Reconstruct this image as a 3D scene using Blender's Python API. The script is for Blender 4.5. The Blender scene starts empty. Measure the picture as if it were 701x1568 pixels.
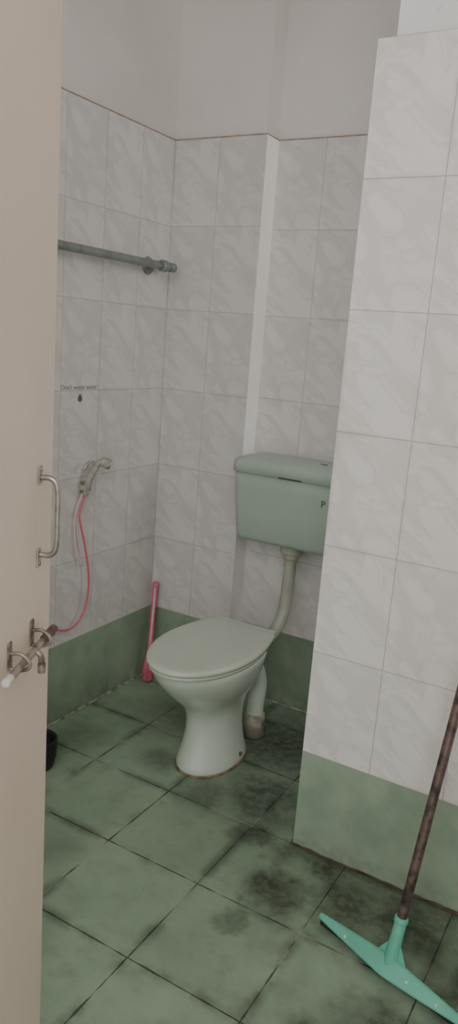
import bpy, bmesh, math
import numpy as np
from mathutils import Vector, Matrix
COL=bpy.context.scene.collection
XL,YB,XP,YP,DR,SX=-1.7408,2.4796,-0.7286,1.8136,0.090,-1.360
YR=YB+DR
# ------------------------------------------------------------ camera
yaw,pit,rol,f,cz=.5137,.2240,.0759,1164.69,1.4098
F=Vector((-math.sin(yaw)*math.cos(pit),math.cos(yaw)*math.cos(pit),-math.sin(pit)))
R0=Vector((math.cos(yaw),math.sin(yaw),0));U0=R0.cross(F)
R=R0*math.cos(rol)+U0*math.sin(rol);U=U0*math.cos(rol)-R0*math.sin(rol)
cd=bpy.data.cameras.new('camera');cam=bpy.data.objects.new('camera',cd);COL.objects.link(cam)
cam.matrix_world=Matrix(((R.x,U.x,-F.x,0),(R.y,U.y,-F.y,0),(R.z,U.z,-F.z,cz),(0,0,0,1)))
cd.sensor_fit='HORIZONTAL';cd.sensor_width=36;cd.lens=f/701*36;cd.clip_start=.02
bpy.context.scene.camera=cam
# ------------------------------------------------------------ materials
def lin(c):
    return tuple([((v/255+.055)/1.055)**2.4 if v/255>.04045 else v/255/12.92 for v in c])+(1,)
class NT:
    def __init__(s,name):
        s.m=bpy.data.materials.new(name);s.m.use_nodes=True;s.t=s.m.node_tree;s.b=s.t.nodes['Principled BSDF']
    def n(s,typ,**k):
        o=s.t.nodes.new(typ)
        for a,v in k.items(): setattr(o,a,v)
        return o
    def put(s,inp,v):
        if isinstance(v,bpy.types.NodeSocket): s.t.links.new(v,inp)
        else: inp.default_value=v
    def math(s,op,a,b=0,c=None,clamp=False):
        o=s.n('ShaderNodeMath',operation=op,use_clamp=clamp);s.put(o.inputs[0],a);s.put(o.inputs[1],b)
        if c is not None: s.put(o.inputs[2],c)
        return o.outputs[0]
    def mix(s,fac,a,b):
        o=s.n('ShaderNodeMix',data_type='RGBA');s.put(o.inputs[0],fac);s.put(o.inputs[6],a);s.put(o.inputs[7],b);return o.outputs[2]
    def pos(s):
        g=s.n('ShaderNodeNewGeometry');x=s.n('ShaderNodeSeparateXYZ');s.t.links.new(g.outputs['Position'],x.inputs[0])
        return g.outputs['Position'],x.outputs[0],x.outputs[1],x.outputs[2]
    def noise(s,vec,scale,detail=3,rough=.5,dist=0):
        o=s.n('ShaderNodeTexNoise');s.put(o.inputs['Vector'],vec);o.inputs['Scale'].default_value=scale
        o.inputs['Detail'].default_value=detail;o.inputs['Roughness'].default_value=rough;o.inputs['Distortion'].default_value=dist
        return o.outputs['Fac']
    def ss(s,v,a,b):
        o=s.n('ShaderNodeMapRange',interpolation_type='SMOOTHSTEP');s.put(o.inputs[0],v);o.inputs[1].default_value=a;o.inputs[2].default_value=b
        return o.outputs[0]
    def bump(s,h,st,d=.01):
        o=s.n('ShaderNodeBump');o.inputs['Strength'].default_value=st;o.inputs['Distance'].default_value=d
        s.put(o.inputs['Height'],h);s.t.links.new(o.outputs[0],s.b.inputs['Normal'])
def simple(name,c,rough=.5,metal=0,var=.06,scale=12,bump=0,c2=None,coat=0):
    k=NT(name);p,_,_,_=k.pos();n=k.noise(p,scale,4)
    a=lin(c);b=lin(c2) if c2 else tuple(v*(1-var*2.5) for v in a[:3])+(1,)
    k.put(k.b.inputs['Base Color'],k.mix(k.ss(n,.35,.75),a,b))
    k.b.inputs['Roughness'].default_value=rough;k.b.inputs['Metallic'].default_value=metal
    if coat: k.b.inputs['Coat Weight'].default_value=coat
    if bump: k.bump(n,bump)
    return k.m
def grid(k,u,org,pitch):
    a=k.math('DIVIDE',k.math('SUBTRACT',u,org),pitch)
    fr=k.math('SUBTRACT',a,k.math('FLOOR',a))
    d=k.math('MULTIPLY',k.math('SUBTRACT',.5,k.math('ABSOLUTE',k.math('SUBTRACT',fr,.5))),pitch)
    return fr,d,k.math('FLOOR',a)
def tile_mat(name,axis,org,pitch,borg,bpitch,shade_dim=0,band_shade_dim=0):
    k=NT(name);p,x,y,z=k.pos();u=x if axis==0 else y
    fu,du,iu=grid(k,u,org,pitch);fv,dv,iv=grid(k,z,0,.3)
    _,db,_=grid(k,u,borg,bpitch)
    c=k.n('ShaderNodeCombineXYZ');k.put(c.inputs[0],k.math('MULTIPLY',fu,.2));k.put(c.inputs[1],k.math('MULTIPLY',fv,.3))
    k.put(c.inputs[2],k.math('MULTIPLY',k.math('MODULO',k.math('ADD',k.math('ABSOLUTE',iu),k.math('ABSOLUTE',iv)),2),.37))
    mp=k.n('ShaderNodeMapping');mp.inputs['Rotation'].default_value=(0,0,math.radians(42));k.t.links.new(c.outputs[0],mp.inputs[0])
    mp2=k.n('ShaderNodeMapping');mp2.inputs['Scale'].default_value=(1,2.4,1);k.t.links.new(mp.outputs[0],mp2.inputs[0])
    n1=k.noise(mp2.outputs[0],4.4,1.5,.45,1.5);n2=k.noise(mp2.outputs[0],4.6,1.5,.5,1.5)
    soft=k.ss(n1,.44,.62)
    vein=k.math('SUBTRACT',1,k.ss(k.math('ABSOLUTE',k.math('SUBTRACT',n2,.5)),.0,.035))
    def dd(c): return lin(tuple(v-shade_dim for v in c))
    base=k.mix(k.math('MULTIPLY',soft,.5),dd((233,229,225)),dd((210,206,203)))
    base=k.mix(k.math('MULTIPLY',vein,.2),base,dd((186,182,178)))
    gn=k.noise(p,26,3)
    gr=k.noise(p,9,4,.6)
    def gd(c): return lin(tuple(v-band_shade_dim for v in c))
    green=k.mix(k.ss(gr,.3,.75),gd((154,171,149)),gd((134,153,133)))
    isb=k.math('LESS_THAN',z,.3)
    col=k.mix(isb,base,green)
    low=k.math('MULTIPLY',k.math('SUBTRACT',1,k.ss(z,0,.09)),k.ss(gn,.35,.65))
    col=k.mix(k.math('MULTIPLY',low,.4),col,lin((100,104,86)))
    du2=k.n('ShaderNodeMix');k.put(du2.inputs[0],isb);k.put(du2.inputs[2],du);k.put(du2.inputs[3],db)
    dm=k.math('MINIMUM',du2.outputs[0],dv)
    gm=k.math('MULTIPLY',k.math('SUBTRACT',1,k.ss(dm,.001,.014)),k.ss(k.noise(p,3.5,3),.48,.68))
    col=k.mix(k.math('MULTIPLY',gm,.22),col,lin((150,138,122)))
    g=k.math('SUBTRACT',1,k.ss(dm,.0006,.0016))
    gcol=k.mix(isb,lin((150,144,138)),lin((150,163,145)))
    col=k.mix(k.math('MULTIPLY',g,.68),col,gcol)
    wn=k.noise(p,2.2,3)
    col=k.mix(k.math('MULTIPLY',k.ss(wn,.45,.8),.18),col,lin((158,150,140)))
    k.put(k.b.inputs['Base Color'],col)
    k.put(k.b.inputs['Roughness'],k.math('ADD',.3,k.math('MULTIPLY',g,.5)))
    k.bump(k.math('MULTIPLY',g,-1),.2,.002)
    return k.m
def plaster(name,c1,c2):
    k=NT(name);p,x,y,z=k.pos();n=k.noise(p,1.6,4,.55);n2=k.noise(p,40,3)
    col=k.mix(k.ss(n,.3,.75),lin(c1),lin(c2));sp=k.ss(k.noise(p,14,2,.5),.76,.82)
    col=k.mix(k.math('MULTIPLY',sp,.3),col,lin((130,118,106)))
    k.put(k.b.inputs['Base Color'],col);k.b.inputs['Roughness'].default_value=.75;k.bump(n2,.12,.004)
    return k.m
def floor_mat():
    k=NT('green_floor_tiles');p,x,y,z=k.pos()
    _,dx,ix=grid(k,x,-.265,.3);_,dy,iy=grid(k,y,1.515,.3)
    n=k.noise(p,5,5,.6);n2=k.noise(p,13,5,.6);n3=k.noise(p,34,4,.65);n4=k.noise(p,90,3,.6)
    wob=k.math('MULTIPLY',k.math('SUBTRACT',k.noise(p,18,3),.5),.008)
    dm=k.math('ADD',k.math('MINIMUM',dx,dy),wob)
    col=k.mix(k.ss(n,.3,.7),lin((150,172,147)),lin((131,153,130)))
    c=k.n('ShaderNodeCombineXYZ');k.put(c.inputs[0],ix);k.put(c.inputs[1],iy)
    wnz=k.n('ShaderNodeTexWhiteNoise',noise_dimensions='2D');k.t.links.new(c.outputs[0],wnz.inputs['Vector'])
    col=k.mix(k.math('MULTIPLY',wnz.outputs['Value'],.3),col,lin((124,140,118)))
    col=k.mix(k.math('MULTIPLY',k.ss(n2,.45,.72),.35),col,lin((108,119,98)))
    col=k.mix(k.math('MULTIPLY',k.ss(n4,.6,.75),.25),col,lin((90,100,82)))
    tot=None
    for bx,by,r,s in [(-.68,1.61,.11,1),(-.73,1.76,.07,.8),(-.50,1.68,.14,.95),(-.35,1.70,.16,1),(-.30,1.37,.11,.9),(-.42,1.27,.07,.8),(-.36,1.30,.09,.8),(-.90,1.97,.18,.95),
                      (-.84,1.79,.07,.9),(-1.40,2.25,.20,.55),(-.14,1.58,.17,1),(-.60,1.79,.10,1),(-1.0,2.3,.30,.95),(-1.26,1.40,.08,.25),(-1.17,1.06,.12,.55),(-1.06,1.88,.11,.75),(-.15,1.2,.14,.75),(-1.3,1.95,.09,.6),(-1.2,2.25,.2,.8),(-1.60,1.9,.12,.5),(-.72,1.47,.05,.6)]:
        ddx=k.math('POWER',k.math('SUBTRACT',x,bx),2);ddy=k.math('POWER',k.math('SUBTRACT',y,by),2)
        d=k.math('SQRT',k.math('ADD',ddx,ddy))
        d=k.math('ADD',d,k.math('MULTIPLY',k.math('SUBTRACT',n2,.5),.20))
        m=k.math('MULTIPLY',k.math('SUBTRACT',1,k.ss(d,r*.15,r*1.4)),s)
        tot=m if tot is None else k.math('MAXIMUM',tot,m)
    base_shade=k.math('MULTIPLY',k.math('SUBTRACT',1,k.ss(k.math('ADD',k.math('SUBTRACT',YP,y),k.math('MULTIPLY',k.math('SUBTRACT',n2,.5),.06)),0,.075)),k.math('GREATER_THAN',x,XP-.01))  # shadow along the partition foot, painted into the floor colour
    tot=k.math('MAXIMUM',tot,k.math('MULTIPLY',base_shade,.9))
    stain_shade=k.math('MULTIPLY',tot,k.math('ADD',.74,k.math('MULTIPLY',k.ss(n3,.35,.62),.26)))  # floor stains plus the painted partition shadow
    col=k.mix(k.math('MULTIPLY',stain_shade,.9),col,lin((44,44,34)))
    halo=k.math('MULTIPLY',k.math('SUBTRACT',1,k.ss(dm,.001,.03)),k.ss(n,.42,.64))
    col=k.mix(k.math('MULTIPLY',halo,.6),col,lin((56,62,48)))
    g=k.math('SUBTRACT',1,k.ss(dm,.0008,.0028))
    gc=k.mix(k.ss(k.noise(p,4.5,2),.54,.64),lin((44,46,36)),lin((160,154,134)))
    col=k.mix(k.math('MULTIPLY',g,.85),col,gc)
    k.put(k.b.inputs['Base Color'],col)
    k.put(k.b.inputs['Roughness'],k.math('ADD',.34,k.math('MULTIPLY',n2,.3)))
    k.bump(k.math('SUBTRACT',k.math('MULTIPLY',n2,.25),g),.3,.003)
    return k.m
M_part=tile_mat('white_marbled_tiles_front',0,XP,.197,-.562,.3,2)
M_left=tile_mat('white_marbled_tiles_side_shaded',1,YB,.1925,2.10,.3,24,6)  # side and rear tile copies darkened, wall shade put into the colour
M_backL=tile_mat('white_marbled_tiles_rear_shaded',0,XL,.1929,-1.50,.3,27,12)
M_backR=tile_mat('white_marbled_tiles_recess_shaded',0,-1.177,.197,-1.072,.3,20,12)
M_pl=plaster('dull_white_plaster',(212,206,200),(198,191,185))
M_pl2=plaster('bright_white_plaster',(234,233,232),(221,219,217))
M_ret=plaster('brightened_plaster_reveal',(244,241,236),(234,230,224))  # whitened so the return face looks lit from the side
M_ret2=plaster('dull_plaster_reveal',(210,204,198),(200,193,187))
M_cem=simple('brown_cement_edge',(160,138,122),.9,var=.15,scale=30,bump=.3)
M_floor=floor_mat()
M_toil=simple('pale_green_ceramic',(193,202,188),.22,var=.02,scale=3,coat=.3)
M_lid=simple('pale_green_seat_plastic',(190,198,183),.35,var=.02,scale=4)
M_tank=simple('green_cistern_plastic',(162,177,163),.4,var=.03,scale=4)
M_pipe=simple('beige_green_pvc',(168,170,153),.45,var=.08,scale=20)
M_grayp=simple('dirty_grey_pipe',(116,112,98),.6,var=.25,scale=25)
M_coll=simple('dirty_cream_collar',(170,166,150),.6,var=.25,scale=30)
M_dark=simple('dark_gap',(52,58,52),.7)
M_door=simple('beige_door_paint',(242,224,209),.5,var=.03,scale=3)
M_steel=simple('steel',(190,188,182),.38,metal=.9,var=.15,scale=40)
M_bolt=simple('aged_steel_bolt',(172,160,152),.45,metal=.6,var=.3,scale=60)
M_maroon=simple('maroon_bolt_tip',(120,88,86),.5,metal=.3,var=.2,scale=60)
M_rod=simple('dull_grey_rod',(140,146,142),.38,metal=.45,var=.1,scale=25)
M_pink=simple('pink_plastic',(196,98,122),.42,var=.12,scale=30)
M_hose=simple('pink_hose',(206,96,108),.35,var=.05,scale=30)
M_hose2=simple('translucent_pink_tube',(216,180,178),.35,var=.05,scale=30)
M_spray=simple('cream_spray_plastic',(166,162,148),.4,var=.12,scale=50)
M_black=simple('black_plastic',(34,34,36),.5)
M_teal=simple('teal_plastic',(110,190,165),.38,var=.06,scale=18)
M_rub=simple('dark_rubber',(40,50,48),.8)
M_pole=simple('rusty_dark_pole',(118,98,92),.4,metal=.4,scale=45,c2=(58,48,48))
M_white=simple('white_rivet',(225,225,215),.4)
M_ink=simple('sticker_ink',(150,149,145),.6)
M_inkd=simple('dark_print',(84,90,82),.6)
M_caulk=simple('pale_cement_joint',(160,164,146),.9,var=.3,scale=30)
M_dirt=simple('dirty_joint',(84,76,60),.9,var=.3,scale=30)
M_rust=simple('brown_seat_grime',(140,116,86),.8,var=.3,scale=40)
# ------------------------------------------------------------ geometry helpers
def empty(name,loc=(0,0,0)):
    o=bpy.data.objects.new(name,None);o.location=loc;o.empty_display_size=.05;COL.objects.link(o);return o
def mk(name,V,Fc,mats,parent=None,smooth=True,mi=None,bevel=0,sub=0):
    me=bpy.data.meshes.new(name);me.from_pydata([tuple(v) for v in V],[],Fc);
    if not isinstance(mats,(list,tuple)): mats=[mats]
    for m in mats: me.materials.append(m)
    bm=bmesh.new();bm.from_mesh(me);bmesh.ops.recalc_face_normals(bm,faces=bm.faces);bm.to_mesh(me);bm.free()
    for i,p in enumerate(me.polygons):
        p.use_smooth=smooth
        if mi: p.material_index=mi[i]
    o=bpy.data.objects.new(name,me);COL.objects.link(o)
    if bevel:
        b=o.modifiers.new('bev','BEVEL');b.width=bevel;b.segments=3;b.limit_method='ANGLE';b.angle_limit=.6
    if sub:
        s=o.modifiers.new('sub','SUBSURF');s.levels=sub;s.render_levels=sub
    if parent:
        o.parent=parent;o.matrix_parent_inverse=Matrix.Translation(-parent.location)
    return o
def boxes(name,L,parent=None,bevel=0,smooth=False,xf=None):
    V=[];Fc=[];mi=[];mats=[]
    for (x0,x1,y0,y1,z0,z1,m) in L:
        if m not in mats: mats.append(m)
        b=len(V);q=[(x,y,z) for x in (x0,x1) for y in (y0,y1) for z in (z0,z1)]
        if xf: q=[xf(*v) for v in q]
        V+=q
        for fc in [(0,1,3,2),(4,6,7,5),(0,4,5,1),(2,3,7,6),(0,2,6,4),(1,5,7,3)]:
            Fc.append(tuple(b+i for i in fc));mi.append(mats.index(m))
    return mk(name,V,Fc,mats,parent,smooth,mi,bevel)
def loft(name,rings,mat,parent=None,caps=(True,True),**k):
    n=len(rings[0]);V=[v for r in rings for v in r];Fc=[]
    for i in range(len(rings)-1):
        for j in range(n):
            a=i*n+j;b=i*n+(j+1)%n;Fc.append((a,b,b+n,a+n))
    if caps[0]: Fc.append(tuple(range(n))[::-1])
    if caps[1]: Fc.append(tuple((len(rings)-1)*n+j for j in range(n)))
    return mk(name,V,Fc,mat,parent,**k)
def cr(pts,seg=8):
    P=[Vector(p) for p in pts]
    if len(P)<3: return P
    P=[P[0]*2-P[1]]+P+[P[-1]*2-P[-2]];o=[]
    for i in range(1,len(P)-2):
        for s in range(seg):
            t=s/seg;a,b,c,d=P[i-1:i+3]
            o.append(.5*((2*b)+(c-a)*t+(2*a-5*b+4*c-d)*t*t+(3*b-a-3*c+d)*t**3))
    o.append(P[-2]);return o
def tube(name,pts,rad,mat,parent=None,seg=8,n=16,smoothpath=True,flat=1):
    P=cr(pts,seg) if smoothpath else [Vector(p) for p in pts]
    N=len(P);rr=(lambda t:rad) if not callable(rad) else rad
    T=[(P[min(i+1,N-1)]-P[max(i-1,0)]).normalized() for i in range(N)]
    a=Vector((0,0,1)) if abs(T[0].z)<.9 else Vector((1,0,0))
    u=(a-T[0]*a.dot(T[0])).normalized();rings=[]
    for i in range(N):
        u=(u-T[i]*u.dot(T[i])).normalized();v=T[i].cross(u);r=rr(i/(N-1))
        rings.append([P[i]+u*math.cos(2*math.pi*j/n)*r+v*math.sin(2*math.pi*j/n)*r*flat for j in range(n)])
    return loft(name,rings,mat,parent)
def cyl(name,p0,p1,r0,r1,mat,parent=None,n=24,bev=.12):
    p0=Vector(p0);p1=Vector(p1);L=(p1-p0);b=min(r0*bev,L.length*.2)
    T=L.normalized();a=Vector((0,0,1)) if abs(T.z)<.9 else Vector((1,0,0));u=(a-T*a.dot(T)).normalized();v=T.cross(u);rings=[]
    for d,r in [(0,r0-b),(b*.3,r0-b*.3),(b,r0),(L.length-b,r1),(L.length-b*.3,r1-b*.3),(L.length,r1-b)]:
        rings.append([p0+T*d+(u*math.cos(2*math.pi*j/n)+v*math.sin(2*math.pi*j/n))*max(r,.0003) for j in range(n)])
    return loft(name,rings,mat,parent)
# ------------------------------------------------------------ room
TZ=2.1;H=3.0;XR=.75;YF=-.9
boxes('floor',[(XL-.15,XR+.15,YF,YR+.15,-.1,0,M_floor)])
boxes('ceiling',[(XL-.15,XR+.15,YF+.5,YR+.15,H,H+.1,M_pl)])
e=.002
boxes('wall_left',[(XL-.15,XL-.012,YF,YB+.012,0,H,M_pl),(XL-.012,XL,YF,YB,0,TZ-e,M_left),(XL-.012,XL+.0005,YF,YB,TZ-e,TZ+e,M_cem)])
boxes('wall_back',[(XL-.15,SX-.012,YB+.012,YR+.15,0,H,M_pl),(SX-.012,XR+.15,YR+.012,YR+.15,0,H,M_pl),(SX-.0125,SX-.0115,YB+.0125,YR+.012,TZ,H,M_ret2),
    (XL,SX,YB,YB+.012,0,TZ-e,M_backL),(XL,SX+.0005,YB-.0005,YB+.012,TZ-e,TZ+e,M_cem),
    (SX-.012,SX+.0003,YB+.0005,YR+.012,0.3,TZ-e,M_ret),(SX-.012,SX+.0003,YB+.0005,YR+.012,0,.3,M_left),(SX-.012,SX+.001,YB+.012,YR+.012,TZ-e,TZ+e,M_cem),
    (SX,XR,YR,YR+.012,0,TZ-e,M_backR),(SX,XR,YR-.0005,YR+.012,TZ-e,TZ+e,M_cem)])
boxes('wall_partition',[(XP+.036,XR,YP+.025,YP+.115,0,H,M_pl2),(XP,XR,YP,YP+.025,0,TZ,M_part),(XP,XP+.036,YP+.025,YP+.115,0,TZ,M_left),(XP,XR,YP+.115,YP+.13,0,TZ,M_part)])
boxes('wall_right',[(XR,XR+.15,YF,YR+.15,0,H,M_pl)])
def joint(name,p0,p1,off,mat=None):
    r=np.random.RandomState(3);P0=Vector(p0);P1=Vector(p1);n=50;V=[];Fc=[];o=Vector(off)
    for i in range(n+1):
        c=P0.lerp(P1,i/n);w=.003+.005*r.rand();h=.003+.006*r.rand()
        V+=[c+o*.001+Vector((0,0,h)),c+o*w+Vector((0,0,.0015))]
        if i: a=2*i;Fc.append((a-2,a-1,a+1,a))
    mk(name,V,Fc,mat or M_caulk,smooth=True)
joint('trim_1',(XL,YF,0),(XL,YB,0),(1,0,0));joint('trim_2',(SX,YR,0),(XR,YR,0),(0,-1,0));joint('trim_3',(XP,YP,0),(XR,YP,0),(0,-1,0),M_dirt)
# ------------------------------------------------------------ toilet
CX=-1.178
toilet=empty('toilet',(CX,2.07,0))
def egg(z,hw,y0,y1,ym,cx=None,ex=2.0,n=64):
    cx=CX+.010*max(0,1-z/.3) if cx is None else cx
    r=[]
    for j in range(n):
        t=2*math.pi*j/n;c,s=math.cos(t),math.sin(t);e=2/ex if s>0 else 1
        xx=math.copysign(abs(c)**e,c)*hw;yy=(abs(s)**e*(y1-ym)) if s>0 else s*(ym-y0)
        r.append(Vector((cx+xx,ym+yy,z)))
    return r
prof=[(.003,.102,1.922,2.215,2.07),(.012,.103,1.920,2.217,2.07),(.03,.099,1.928,2.215,2.07),(.07,.089,1.945,2.205,2.075),(.12,.082,1.958,2.20,2.08),(.17,.081,1.960,2.20,2.08),
      (.21,.088,1.945,2.205,2.08),(.245,.104,1.912,2.215,2.07),(.275,.123,1.876,2.225,2.06),(.305,.140,1.846,2.235,2.05),(.335,.152,1.818,2.245,2.04),(.36,.158,1.80,2.25,2.03),(.375,.161,1.793,2.255,2.03),(.392,.163,1.79,2.257,2.03),(.398,.159,1.794,2.253,2.03)]
loft('bowl_pedestal',[egg(z,hw,a,b,m,ex=2.5) for z,hw,a,b,m in prof],M_toil,toilet)
loft('base_joint',[egg(0,.1065,1.916,2.22,2.07,ex=2.5),egg(.0035,.1045,1.918,2.218,2.07,ex=2.5),egg(.006,.100,1.924,2.213,2.07,ex=2.5)],M_rust,toilet)
def lidring(z,g=0):
    hw=.168-g;r=[];y0=1.762+g;y1=2.252-g;ym=2.03
    N=36
    for j in range(N+1):
        t=math.pi+math.pi*j/N;r.append(Vector((CX+hw*math.cos(t),ym+(ym-y0)*math.sin(t),z)))
    bw=.133-g
    for j in range(1,9):
        t=j/8;x=hw+(bw-hw)*t**1.7;y=ym+(y1-.02-ym)*t;r.append(Vector((CX+x,y,z)))
    for t in (.33,.66,1):
        a=t*math.pi/2;r.append(Vector((CX+bw-.02+.02*math.cos(a),y1-.02+.02*math.sin(a),z)))
    for t in np.linspace(.8,-.8,7): r.append(Vector((CX+(bw-.02)*t,y1,z)))
    for t in (1,.66,.33):
        a=t*math.pi/2;r.append(Vector((CX-bw+.02-.02*math.cos(a),y1-.02+.02*math.sin(a),z)))
    for j in range(8,0,-1):
        t=j/8;x=hw+(bw-hw)*t**1.7;y=ym+(y1-.02-ym)*t;r.append(Vector((CX-x,y,z)))
    return r
loft('seat',[lidring(.398,.010),lidring(.400,.005),lidring(.409,.004),lidring(.411,.008)],M_lid,toilet)
loft('lid',[lidring(.4125,.004),lidring(.4135,.0),lidring(.421,-.001),lidring(.427,.002),lidring(.4305,.008),lidring(.432,.02),lidring(.4335,.05),lidring(.435,.09)],M_lid,toilet)
boxes('hinge_bar',[(CX-.120,CX+.120,2.245,2.275,.398,.428,M_lid)],toilet,bevel=.006,smooth=False)
tube('inlet_horn',[(CX+.02,2.21,.33),(CX+.03,2.27,.335),(CX+.04,2.32,.34)],lambda t:.034-.004*t,M_toil,toilet)
tube('trap',[(CX+.01,2.12,.10),(CX+.02,2.18,.15),(CX+.035,2.225,.25),(CX+.05,2.265,.275),(CX+.055,2.30,.21),(CX+.052,2.30,.13),(CX+.05,2.30,.05)],lambda t:.032,M_toil,toilet)
cyl('trap_collar',(CX+.05,2.30,.04),(CX+.05,2.30,.085),.042,.040,M_coll,toilet)
cyl('floor_pipe',(CX+.05,2.30,.0),(CX+.05,2.30,.045),.050,.045,M_grayp,toilet)
for sx in (-1,1):
    cyl('floor_bolt',(CX+.009+sx*.090,2.10,.024),(CX+.009+sx*.103,2.10,.034),.009,.007,M_grayp,toilet,n=12)
# ------------------------------------------------------------ cistern
TX=-1.100
cis=empty('toilet_cistern',(TX,2.455,.7))
def rrect(z,x0,x1,y0,y1,r,n=8):
    o=[]
    for (cx,cy,a0) in [(x1-r,y1-r,0),(x0+r,y1-r,90),(x0+r,y0+r,180),(x1-r,y0+r,270)]:
        for j in range(n+1):
            a=math.radians(a0+90*j/n);o.append(Vector((cx+r*math.cos(a),cy+r*math.sin(a),z)))
    return o
yb=YR-.002;hw=.240
loft('tank_body',[rrect(.694,TX-hw+.040,TX+hw-.040,2.400,yb,.025),rrect(.698,TX-hw+.029,TX+hw-.029,2.390,yb,.03),rrect(.712,TX-hw+.021,TX+hw-.021,2.382,yb,.032),
   rrect(.80,TX-hw+.015,TX+hw-.015,2.372,yb,.032),rrect(.90,TX-hw+.009,TX+hw-.009,2.366,yb,.032),rrect(.955,TX-hw+.007,TX+hw-.007,2.364,yb,.032)],M_tank,cis)
loft('tank_lid',[rrect(.946,TX-hw+.005,TX+hw-.005,2.361,yb,.034),rrect(.948,TX-hw,TX+hw,2.357,yb,.036),rrect(.978,TX-hw,TX+hw,2.357,yb,.036),rrect(.990,TX-hw+.005,TX+hw-.005,2.362,yb,.036),
   rrect(.998,TX-hw+.016,TX+hw-.016,2.373,yb-.006,.034),rrect(1.003,TX-hw+.04,TX+hw-.04,2.397,yb-.02,.03),rrect(1.005,TX-hw+.08,TX+hw-.08,2.43,yb-.05,.02)],M_tank,cis)
boxes('lid_grip_slot_shade',[(TX-.045,TX+.045,2.3560,2.362,.9475,.9515,M_dark)],cis)  # dark strip painted in for the shade of the grip recess
boxes('lid_mark',[(TX+.075,TX+.098,2.440,2.450,1.003,1.0062,M_dark)],cis)
PX=-1.118
cyl('outlet_nut',(PX,2.47,.655),(PX,2.47,.700),.040,.046,M_pipe,cis)
cyl('outlet_nut_lower',(PX,2.47,.634),(PX,2.47,.657),.028,.031,M_pipe,cis)
tube('flush_pipe',[(PX,2.47,.65),(PX-.001,2.47,.56),(PX-.004,2.47,.48),(PX-.008,2.462,.42),(PX-.016,2.43,.365),(PX-.022,2.37,.343),(PX-.022,2.31,.34)],.0225,M_pipe,cis)
cyl('pipe_joint',(PX-.022,2.285,.34),(PX-.022,2.325,.34),.038,.034,M_pipe,cis)
def text(name,body,size,loc,rot,mat,parent,off=0):
    c=bpy.data.curves.new(name,'FONT');c.body=body;c.size=size;c.extrude=.0004;c.offset=off;c.resolution_u=3
    t=bpy.data.objects.new(name+'_tmp',c);COL.objects.link(t);t.location=loc;t.rotation_euler=rot
    bpy.context.view_layer.update();dg=bpy.context.evaluated_depsgraph_get()
    me=bpy.data.meshes.new_from_object(t.evaluated_get(dg));me.transform(t.matrix_world);bpy.data.objects.remove(t)
    me.materials.clear();me.materials.append(mat);o=bpy.data.objects.new(name,me);COL.objects.link(o)
    if parent: o.parent=parent;o.matrix_parent_inverse=Matrix.Translation(-parent.location)
    return o
text('printed_letter','P',.032,(-.979,2.3665,.872),(math.radians(92),0,0),M_inkd,cis,.0003)
# ------------------------------------------------------------ towel rod
rod=empty('towel_rod',(XL+.07,1.9,1.645))
cyl('bar',(XL+.07,1.15,1.645),(XL+.07,2.405,1.645),.0142,.0142,M_rod,rod)
cyl('bar_end_cap',(XL+.07,2.385,1.645),(XL+.07,2.41,1.645),.017,.017,M_rod,rod)
for yy in (1.3,2.345):
    cyl('wall_flange',(XL,yy,1.645),(XL+.01,yy,1.645),.032,.028,M_rod,rod)
    cyl('bracket_post',(XL+.008,yy,1.645),(XL+.065,yy,1.645),.011,.010,M_rod,rod)
    cyl('bracket_ring',(XL+.07,yy-.013,1.645),(XL+.07,yy+.013,1.645),.021,.021,M_rod,rod)
# ------------------------------------------------------------ hygiene spray
sp=empty('bidet_sprayer',(XL,2.02,.87))
boxes('wall_hook',[(XL,XL+.006,2.002,2.034,.845,.885,M_spray),(XL+.004,XL+.036,2.004,2.010,.856,.876,M_spray),(XL+.004,XL+.036,2.026,2.032,.856,.876,M_spray)],sp,bevel=.002)
tube('spray_handle',[(XL+.022,2.016,.838),(XL+.026,2.018,.865),(XL+.035,2.026,.905),(XL+.048,2.036,.942)],lambda t:.009+.005*t,M_spray,sp)
tube('spray_neck',[(XL+.042,2.034,.930),(XL+.052,2.040,.950),(XL+.066,2.050,.962)],.0115,M_spray,sp)
cyl('spray_head',(XL+.062,2.046,.962),(XL+.083,2.066,.951),.016,.020,M_spray,sp)
cyl('spray_face',(XL+.083,2.066,.951),(XL+.086,2.069,.9495),.018,.017,M_steel,sp)
tube('trigger_lever',[(XL+.050,2.022,.962),(XL+.046,1.998,.957),(XL+.040,1.985,.935)],.0045,M_steel,sp)
tube('pink_hose_line',[(XL+.022,2.016,.84),(XL+.020,2.000,.80),(XL+.022,1.990,.76),(XL+.028,2.015,.66),(XL+.03,2.040,.54),(XL+.03,2.035,.45),(XL+.03,2.00,.385),(XL+.03,1.94,.362),(XL+.03,1.86,.385),(XL+.03,1.75,.42),(XL+.03,1.65,.44)],.0035,M_hose,sp)
tube('clear_tube_line',[(XL+.016,2.008,.845),(XL+.012,1.985,.79),(XL+.010,1.978,.73),(XL+.014,1.99,.64),(XL+.02,2.015,.58)],.003,M_hose2,sp)
cyl('angle_valve',(XL,1.63,.44),(XL+.05,1.63,.44),.013,.013,M_steel,sp)
cyl('valve_knob',(XL+.05,1.63,.44),(XL+.07,1.63,.44),.020,.018,M_steel,sp)
st=empty('wall_sticker',(XL,2.0,1.2))
text('lettering',"Don't waste water",.024,(XL+.0008,1.903,1.204),(math.radians(90),0,math.radians(90)),M_ink,st)
dv=[];
for j in range(24):
    t=2*math.pi*j/24;rr=.010;yy=math.sin(t)*rr*(1-.75*max(0,math.cos(t))**1.5);zz=math.cos(t)*(.018 if math.cos(t)>0 else .010)
    dv.append(Vector((0,1.998+yy,1.172+zz)))
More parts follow.
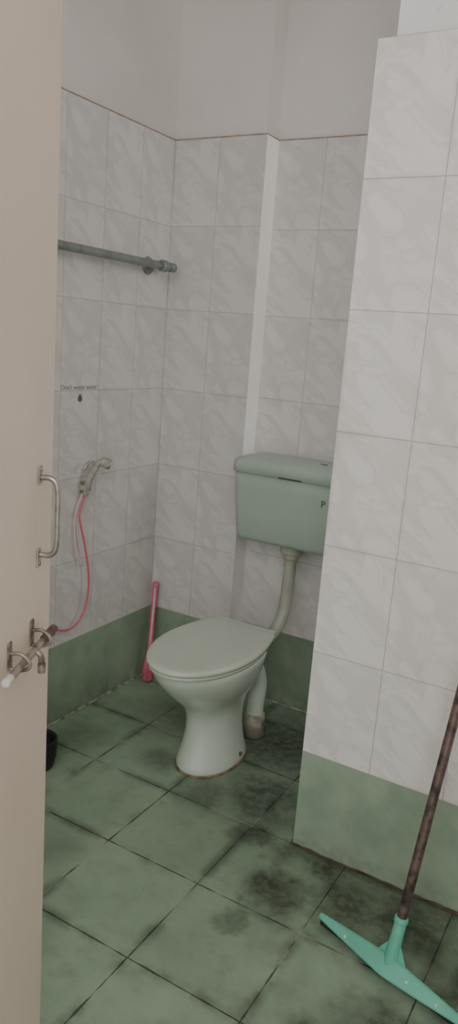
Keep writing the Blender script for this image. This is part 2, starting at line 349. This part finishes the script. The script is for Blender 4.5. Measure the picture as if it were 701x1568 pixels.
loft('water_drop',[[v+Vector((XL+.0002,0,0)) for v in dv],[v+Vector((XL+.0014,0,0)) for v in dv]],M_inkd,st,smooth=False)
# ------------------------------------------------------------ pink toilet brush leaning in the corner
br=empty('toilet_brush',(-1.68,2.39,0))
B0=Vector((-1.680,2.395,.004));B1=Vector((-1.708,2.462,.415));T=(B1-B0).normalized();S=Vector((.86,.50,0));S=(S-T*S.dot(T)).normalized();N=T.cross(S)
def bar(name,prof,mat):
    rings=[]
    for d,w,h in prof:
        c=B0+T*d;rings.append([c+S*w*math.copysign(abs(math.cos(a))**.6,math.cos(a))+N*h*math.copysign(abs(math.sin(a))**.6,math.sin(a)) for a in [2*math.pi*j/20 for j in range(20)]])
    loft(name,rings,mat,br)
bar('brush_handle',[(.10,.013,.009),(.14,.012,.007),(.2,.0105,.006),(.3,.011,.006),(.37,.0125,.006),(.405,.0135,.006),(.414,.011,.005)],M_pink)
bar('brush_head',[(.0,.018,.012),(.01,.021,.015),(.04,.023,.016),(.08,.021,.015),(.105,.016,.011)],M_pink)
bar('handle_groove',[(.12,.004,.0092),(.2,.004,.0072),(.39,.005,.0072)],M_hose2)
r=np.random.RandomState(1);V=[];Fc=[]
for i in range(260):
    d=.008+.09*r.rand();a=2*math.pi*r.rand();c=B0+T*d;dd=(S*math.cos(a)+N*math.sin(a));rad=.024+.004*r.rand()
    t2=dd.cross(T)*.0009;b=len(V);V+=[c+dd*.010+t2,c+dd*.010-t2,c+dd*rad-t2,c+dd*rad+t2];Fc.append((b,b+1,b+2,b+3))
V=[Vector((v.x,v.y,max(v.z,.001))) for v in V]
mk('bristles',V,Fc,M_pink,br,smooth=False)
# ------------------------------------------------------------ black mug
mx,my=-1.593,1.672
mg=empty('black_plastic_mug',(mx,my,0))
def circ(cx,cy,z,r,n=40): return [Vector((cx+r*math.cos(2*math.pi*j/n),cy+r*math.sin(2*math.pi*j/n),z)) for j in range(n)]
loft('mug_body',[circ(mx,my,0,.048),circ(mx,my,.004,.053),circ(mx,my,.04,.062),circ(mx,my,.08,.064),circ(mx,my,.093,.062),circ(mx,my,.098,.065),circ(mx,my,.101,.063),circ(mx,my,.101,.058),circ(mx,my,.09,.057),circ(mx,my,.006,.048)],M_black,mg)
tube('mug_handle',[(mx-.056,my-.02,.09),(mx-.088,my-.04,.085),(mx-.09,my-.042,.045),(mx-.052,my-.02,.025)],.006,M_black,mg)
# ------------------------------------------------------------ floor squeegee
sq=empty('floor_squeegee',(-.34,1.52,0))
C=Vector((-.340,1.517,0));A=Vector((.352,-.104,0)).normalized();Bk=Vector((-A.y,A.x,0))
def sqp(s,b,z): return C+A*s+Bk*b+Vector((0,0,z))
HL=.207
rings=[]
for i in range(41):
    t=-1+2*i/40;s=t*HL;k=1-abs(t)**1.15
    wf=.007+.026*k;wb=.005+.021*k;zt=.030+.022*k
    rings.append([sqp(s,-wf,.018),sqp(s,-wf*1.0,.023),sqp(s,-.006,zt-.002),sqp(s,0,zt),sqp(s,.006,zt-.002),sqp(s,wb,.024),sqp(s,wb,.018)])
loft('squeegee_head',rings,M_teal,sq,smooth=False,bevel=.0015)
boxes('rubber_blade',[(-HL+.004,HL-.004,-.0035,.0035,.001,.022,M_rub)],sq,xf=lambda x,y,z:sqp(x,y,z))
for s in (-.12,.055,.13):
    k=1-abs(s/HL)**1.15;zz=.024+.010*k
    c=sqp(s,-.010-.006*k,zz);cyl('rivet',c-Vector((0,0,.004)),c+Vector((0,-.002,.004)),.0036,.003,M_white,sq,n=12)
Pd=Vector((.034,.148,.592)).normalized();P0=C+Vector((0,0,.035))
tube('handle_socket',[P0,P0+Pd*.03,P0+Pd*.06,P0+Pd*.105],lambda t:.017-.003*t,M_teal,sq)
cyl('socket_collar',P0+Pd*.098,P0+Pd*.112,.0165,.016,M_teal,sq)
tube('handle_pole',[P0+Pd*(.09+(1.14-.09)*i/12) for i in range(13)],.0115,M_pole,sq)
cyl('pole_grip',P0+Pd*1.04,P0+Pd*1.150,.0135,.0135,M_teal,sq)
for i in range(2):
    mk('socket_rib.%d'%i,[P0+A*.05*(-1,1)[i]+Vector((0,0,-.006)),P0+Pd*.012,P0+Pd*.07,P0+Pd*.07+Bk*.002,P0+Pd*.012+Bk*.002],[(0,1,2),(0,4,3),(0,2,3)],M_teal,sq,smooth=False)
# ------------------------------------------------------------ door
door=empty('door_1',(-.787,.848,0))
E=Vector((-.787,.848,0));D=Vector((.424,-.905,0)).normalized();Nn=Vector((.905,.424,0)).normalized()
def dp(s,n,z): return E+D*s+Nn*n+Vector((0,0,z))
boxes('leaf',[(0,.76,-.035,0,.012,2.06,M_door)],door,bevel=.003,xf=dp)
hs=.062
tube('handle_grip',[dp(hs,.002,1.197),dp(hs,.016,1.197),dp(hs,.025,1.190),dp(hs,.028,1.172),dp(hs,.028,1.14),dp(hs,.028,1.108),dp(hs,.025,1.090),dp(hs,.016,1.083),dp(hs,.002,1.083)],.0042,M_steel,door,seg=6)
for z0,z1 in ((1.188,1.214),(1.064,1.092)):
    boxes('handle_plate',[(hs-.007,hs+.007,0,.003,z0,z1,M_steel)],door,bevel=.002,xf=dp)
    cyl('plate_screw',dp(hs,.002,(z0+.005 if z0<1.1 else z1-.005)),dp(hs,.0045,(z0+.005 if z0<1.1 else z1-.005)),.003,.0025,M_bolt,door,n=10)
bz=.962
tube('bolt_rod',[dp(.055,.02,bz),dp(.14,.02,bz),dp(.222,.02,bz)],.0052,M_bolt,door,n=14)
cyl('bolt_far_tip',dp(.042,.02,bz),dp(.085,.02,bz),.0068,.0068,M_maroon,door)
cyl('bolt_near_tip',dp(.218,.02,bz),dp(.236,.02,bz),.0060,.0056,M_white,door)
for s in (.085,.172):
    boxes('bolt_plate',[(s-.007,s+.007,0,.0025,bz-.012,bz+.028,M_bolt)],door,bevel=.0015,xf=dp)
    tube('bolt_staple',[dp(s-.0,.001,bz+.012),dp(s,.016,bz+.013),dp(s,.028,bz+.004),dp(s,.028,bz-.006),dp(s,.016,bz-.011),dp(s,.001,bz-.010)],.0027,M_bolt,door,n=10)
tube('bolt_knob',[dp(.128,.022,bz),dp(.128,.030,bz-.008),dp(.128,.031,bz-.022)],lambda t:.004+.001*t,M_bolt,door,n=12)
cyl('bolt_knob_end',dp(.128,.031,bz-.018),dp(.128,.031,bz-.032),.0058,.0054,M_bolt,door,n=14)
# ------------------------------------------------------------ light
def area(name,loc,tgt,size,power,col,sy=None):
    l=bpy.data.lights.new(name,'AREA');l.energy=power;l.color=col;l.size=size
    if sy: l.shape='RECTANGLE';l.size_y=sy
    o=bpy.data.objects.new(name,l);COL.objects.link(o);o.location=loc
    o.rotation_euler=(Vector(tgt)-Vector(loc)).to_track_quat('-Z','Y').to_euler();return o
area('doorway_daylight',(.35,-.75,2.2),(-.5,2.0,.7),1.4,33,(1,.985,.965))
area('alcove_window_light',(.60,2.34,1.9),(-1.3,2.5,1.4),.45,8,(.99,.99,1),.7)
w=bpy.data.worlds.new('world');bpy.context.scene.world=w;w.use_nodes=True
bg=w.node_tree.nodes['Background'];bg.inputs[0].default_value=(.975,.975,.99,1);bg.inputs[1].default_value=1.2
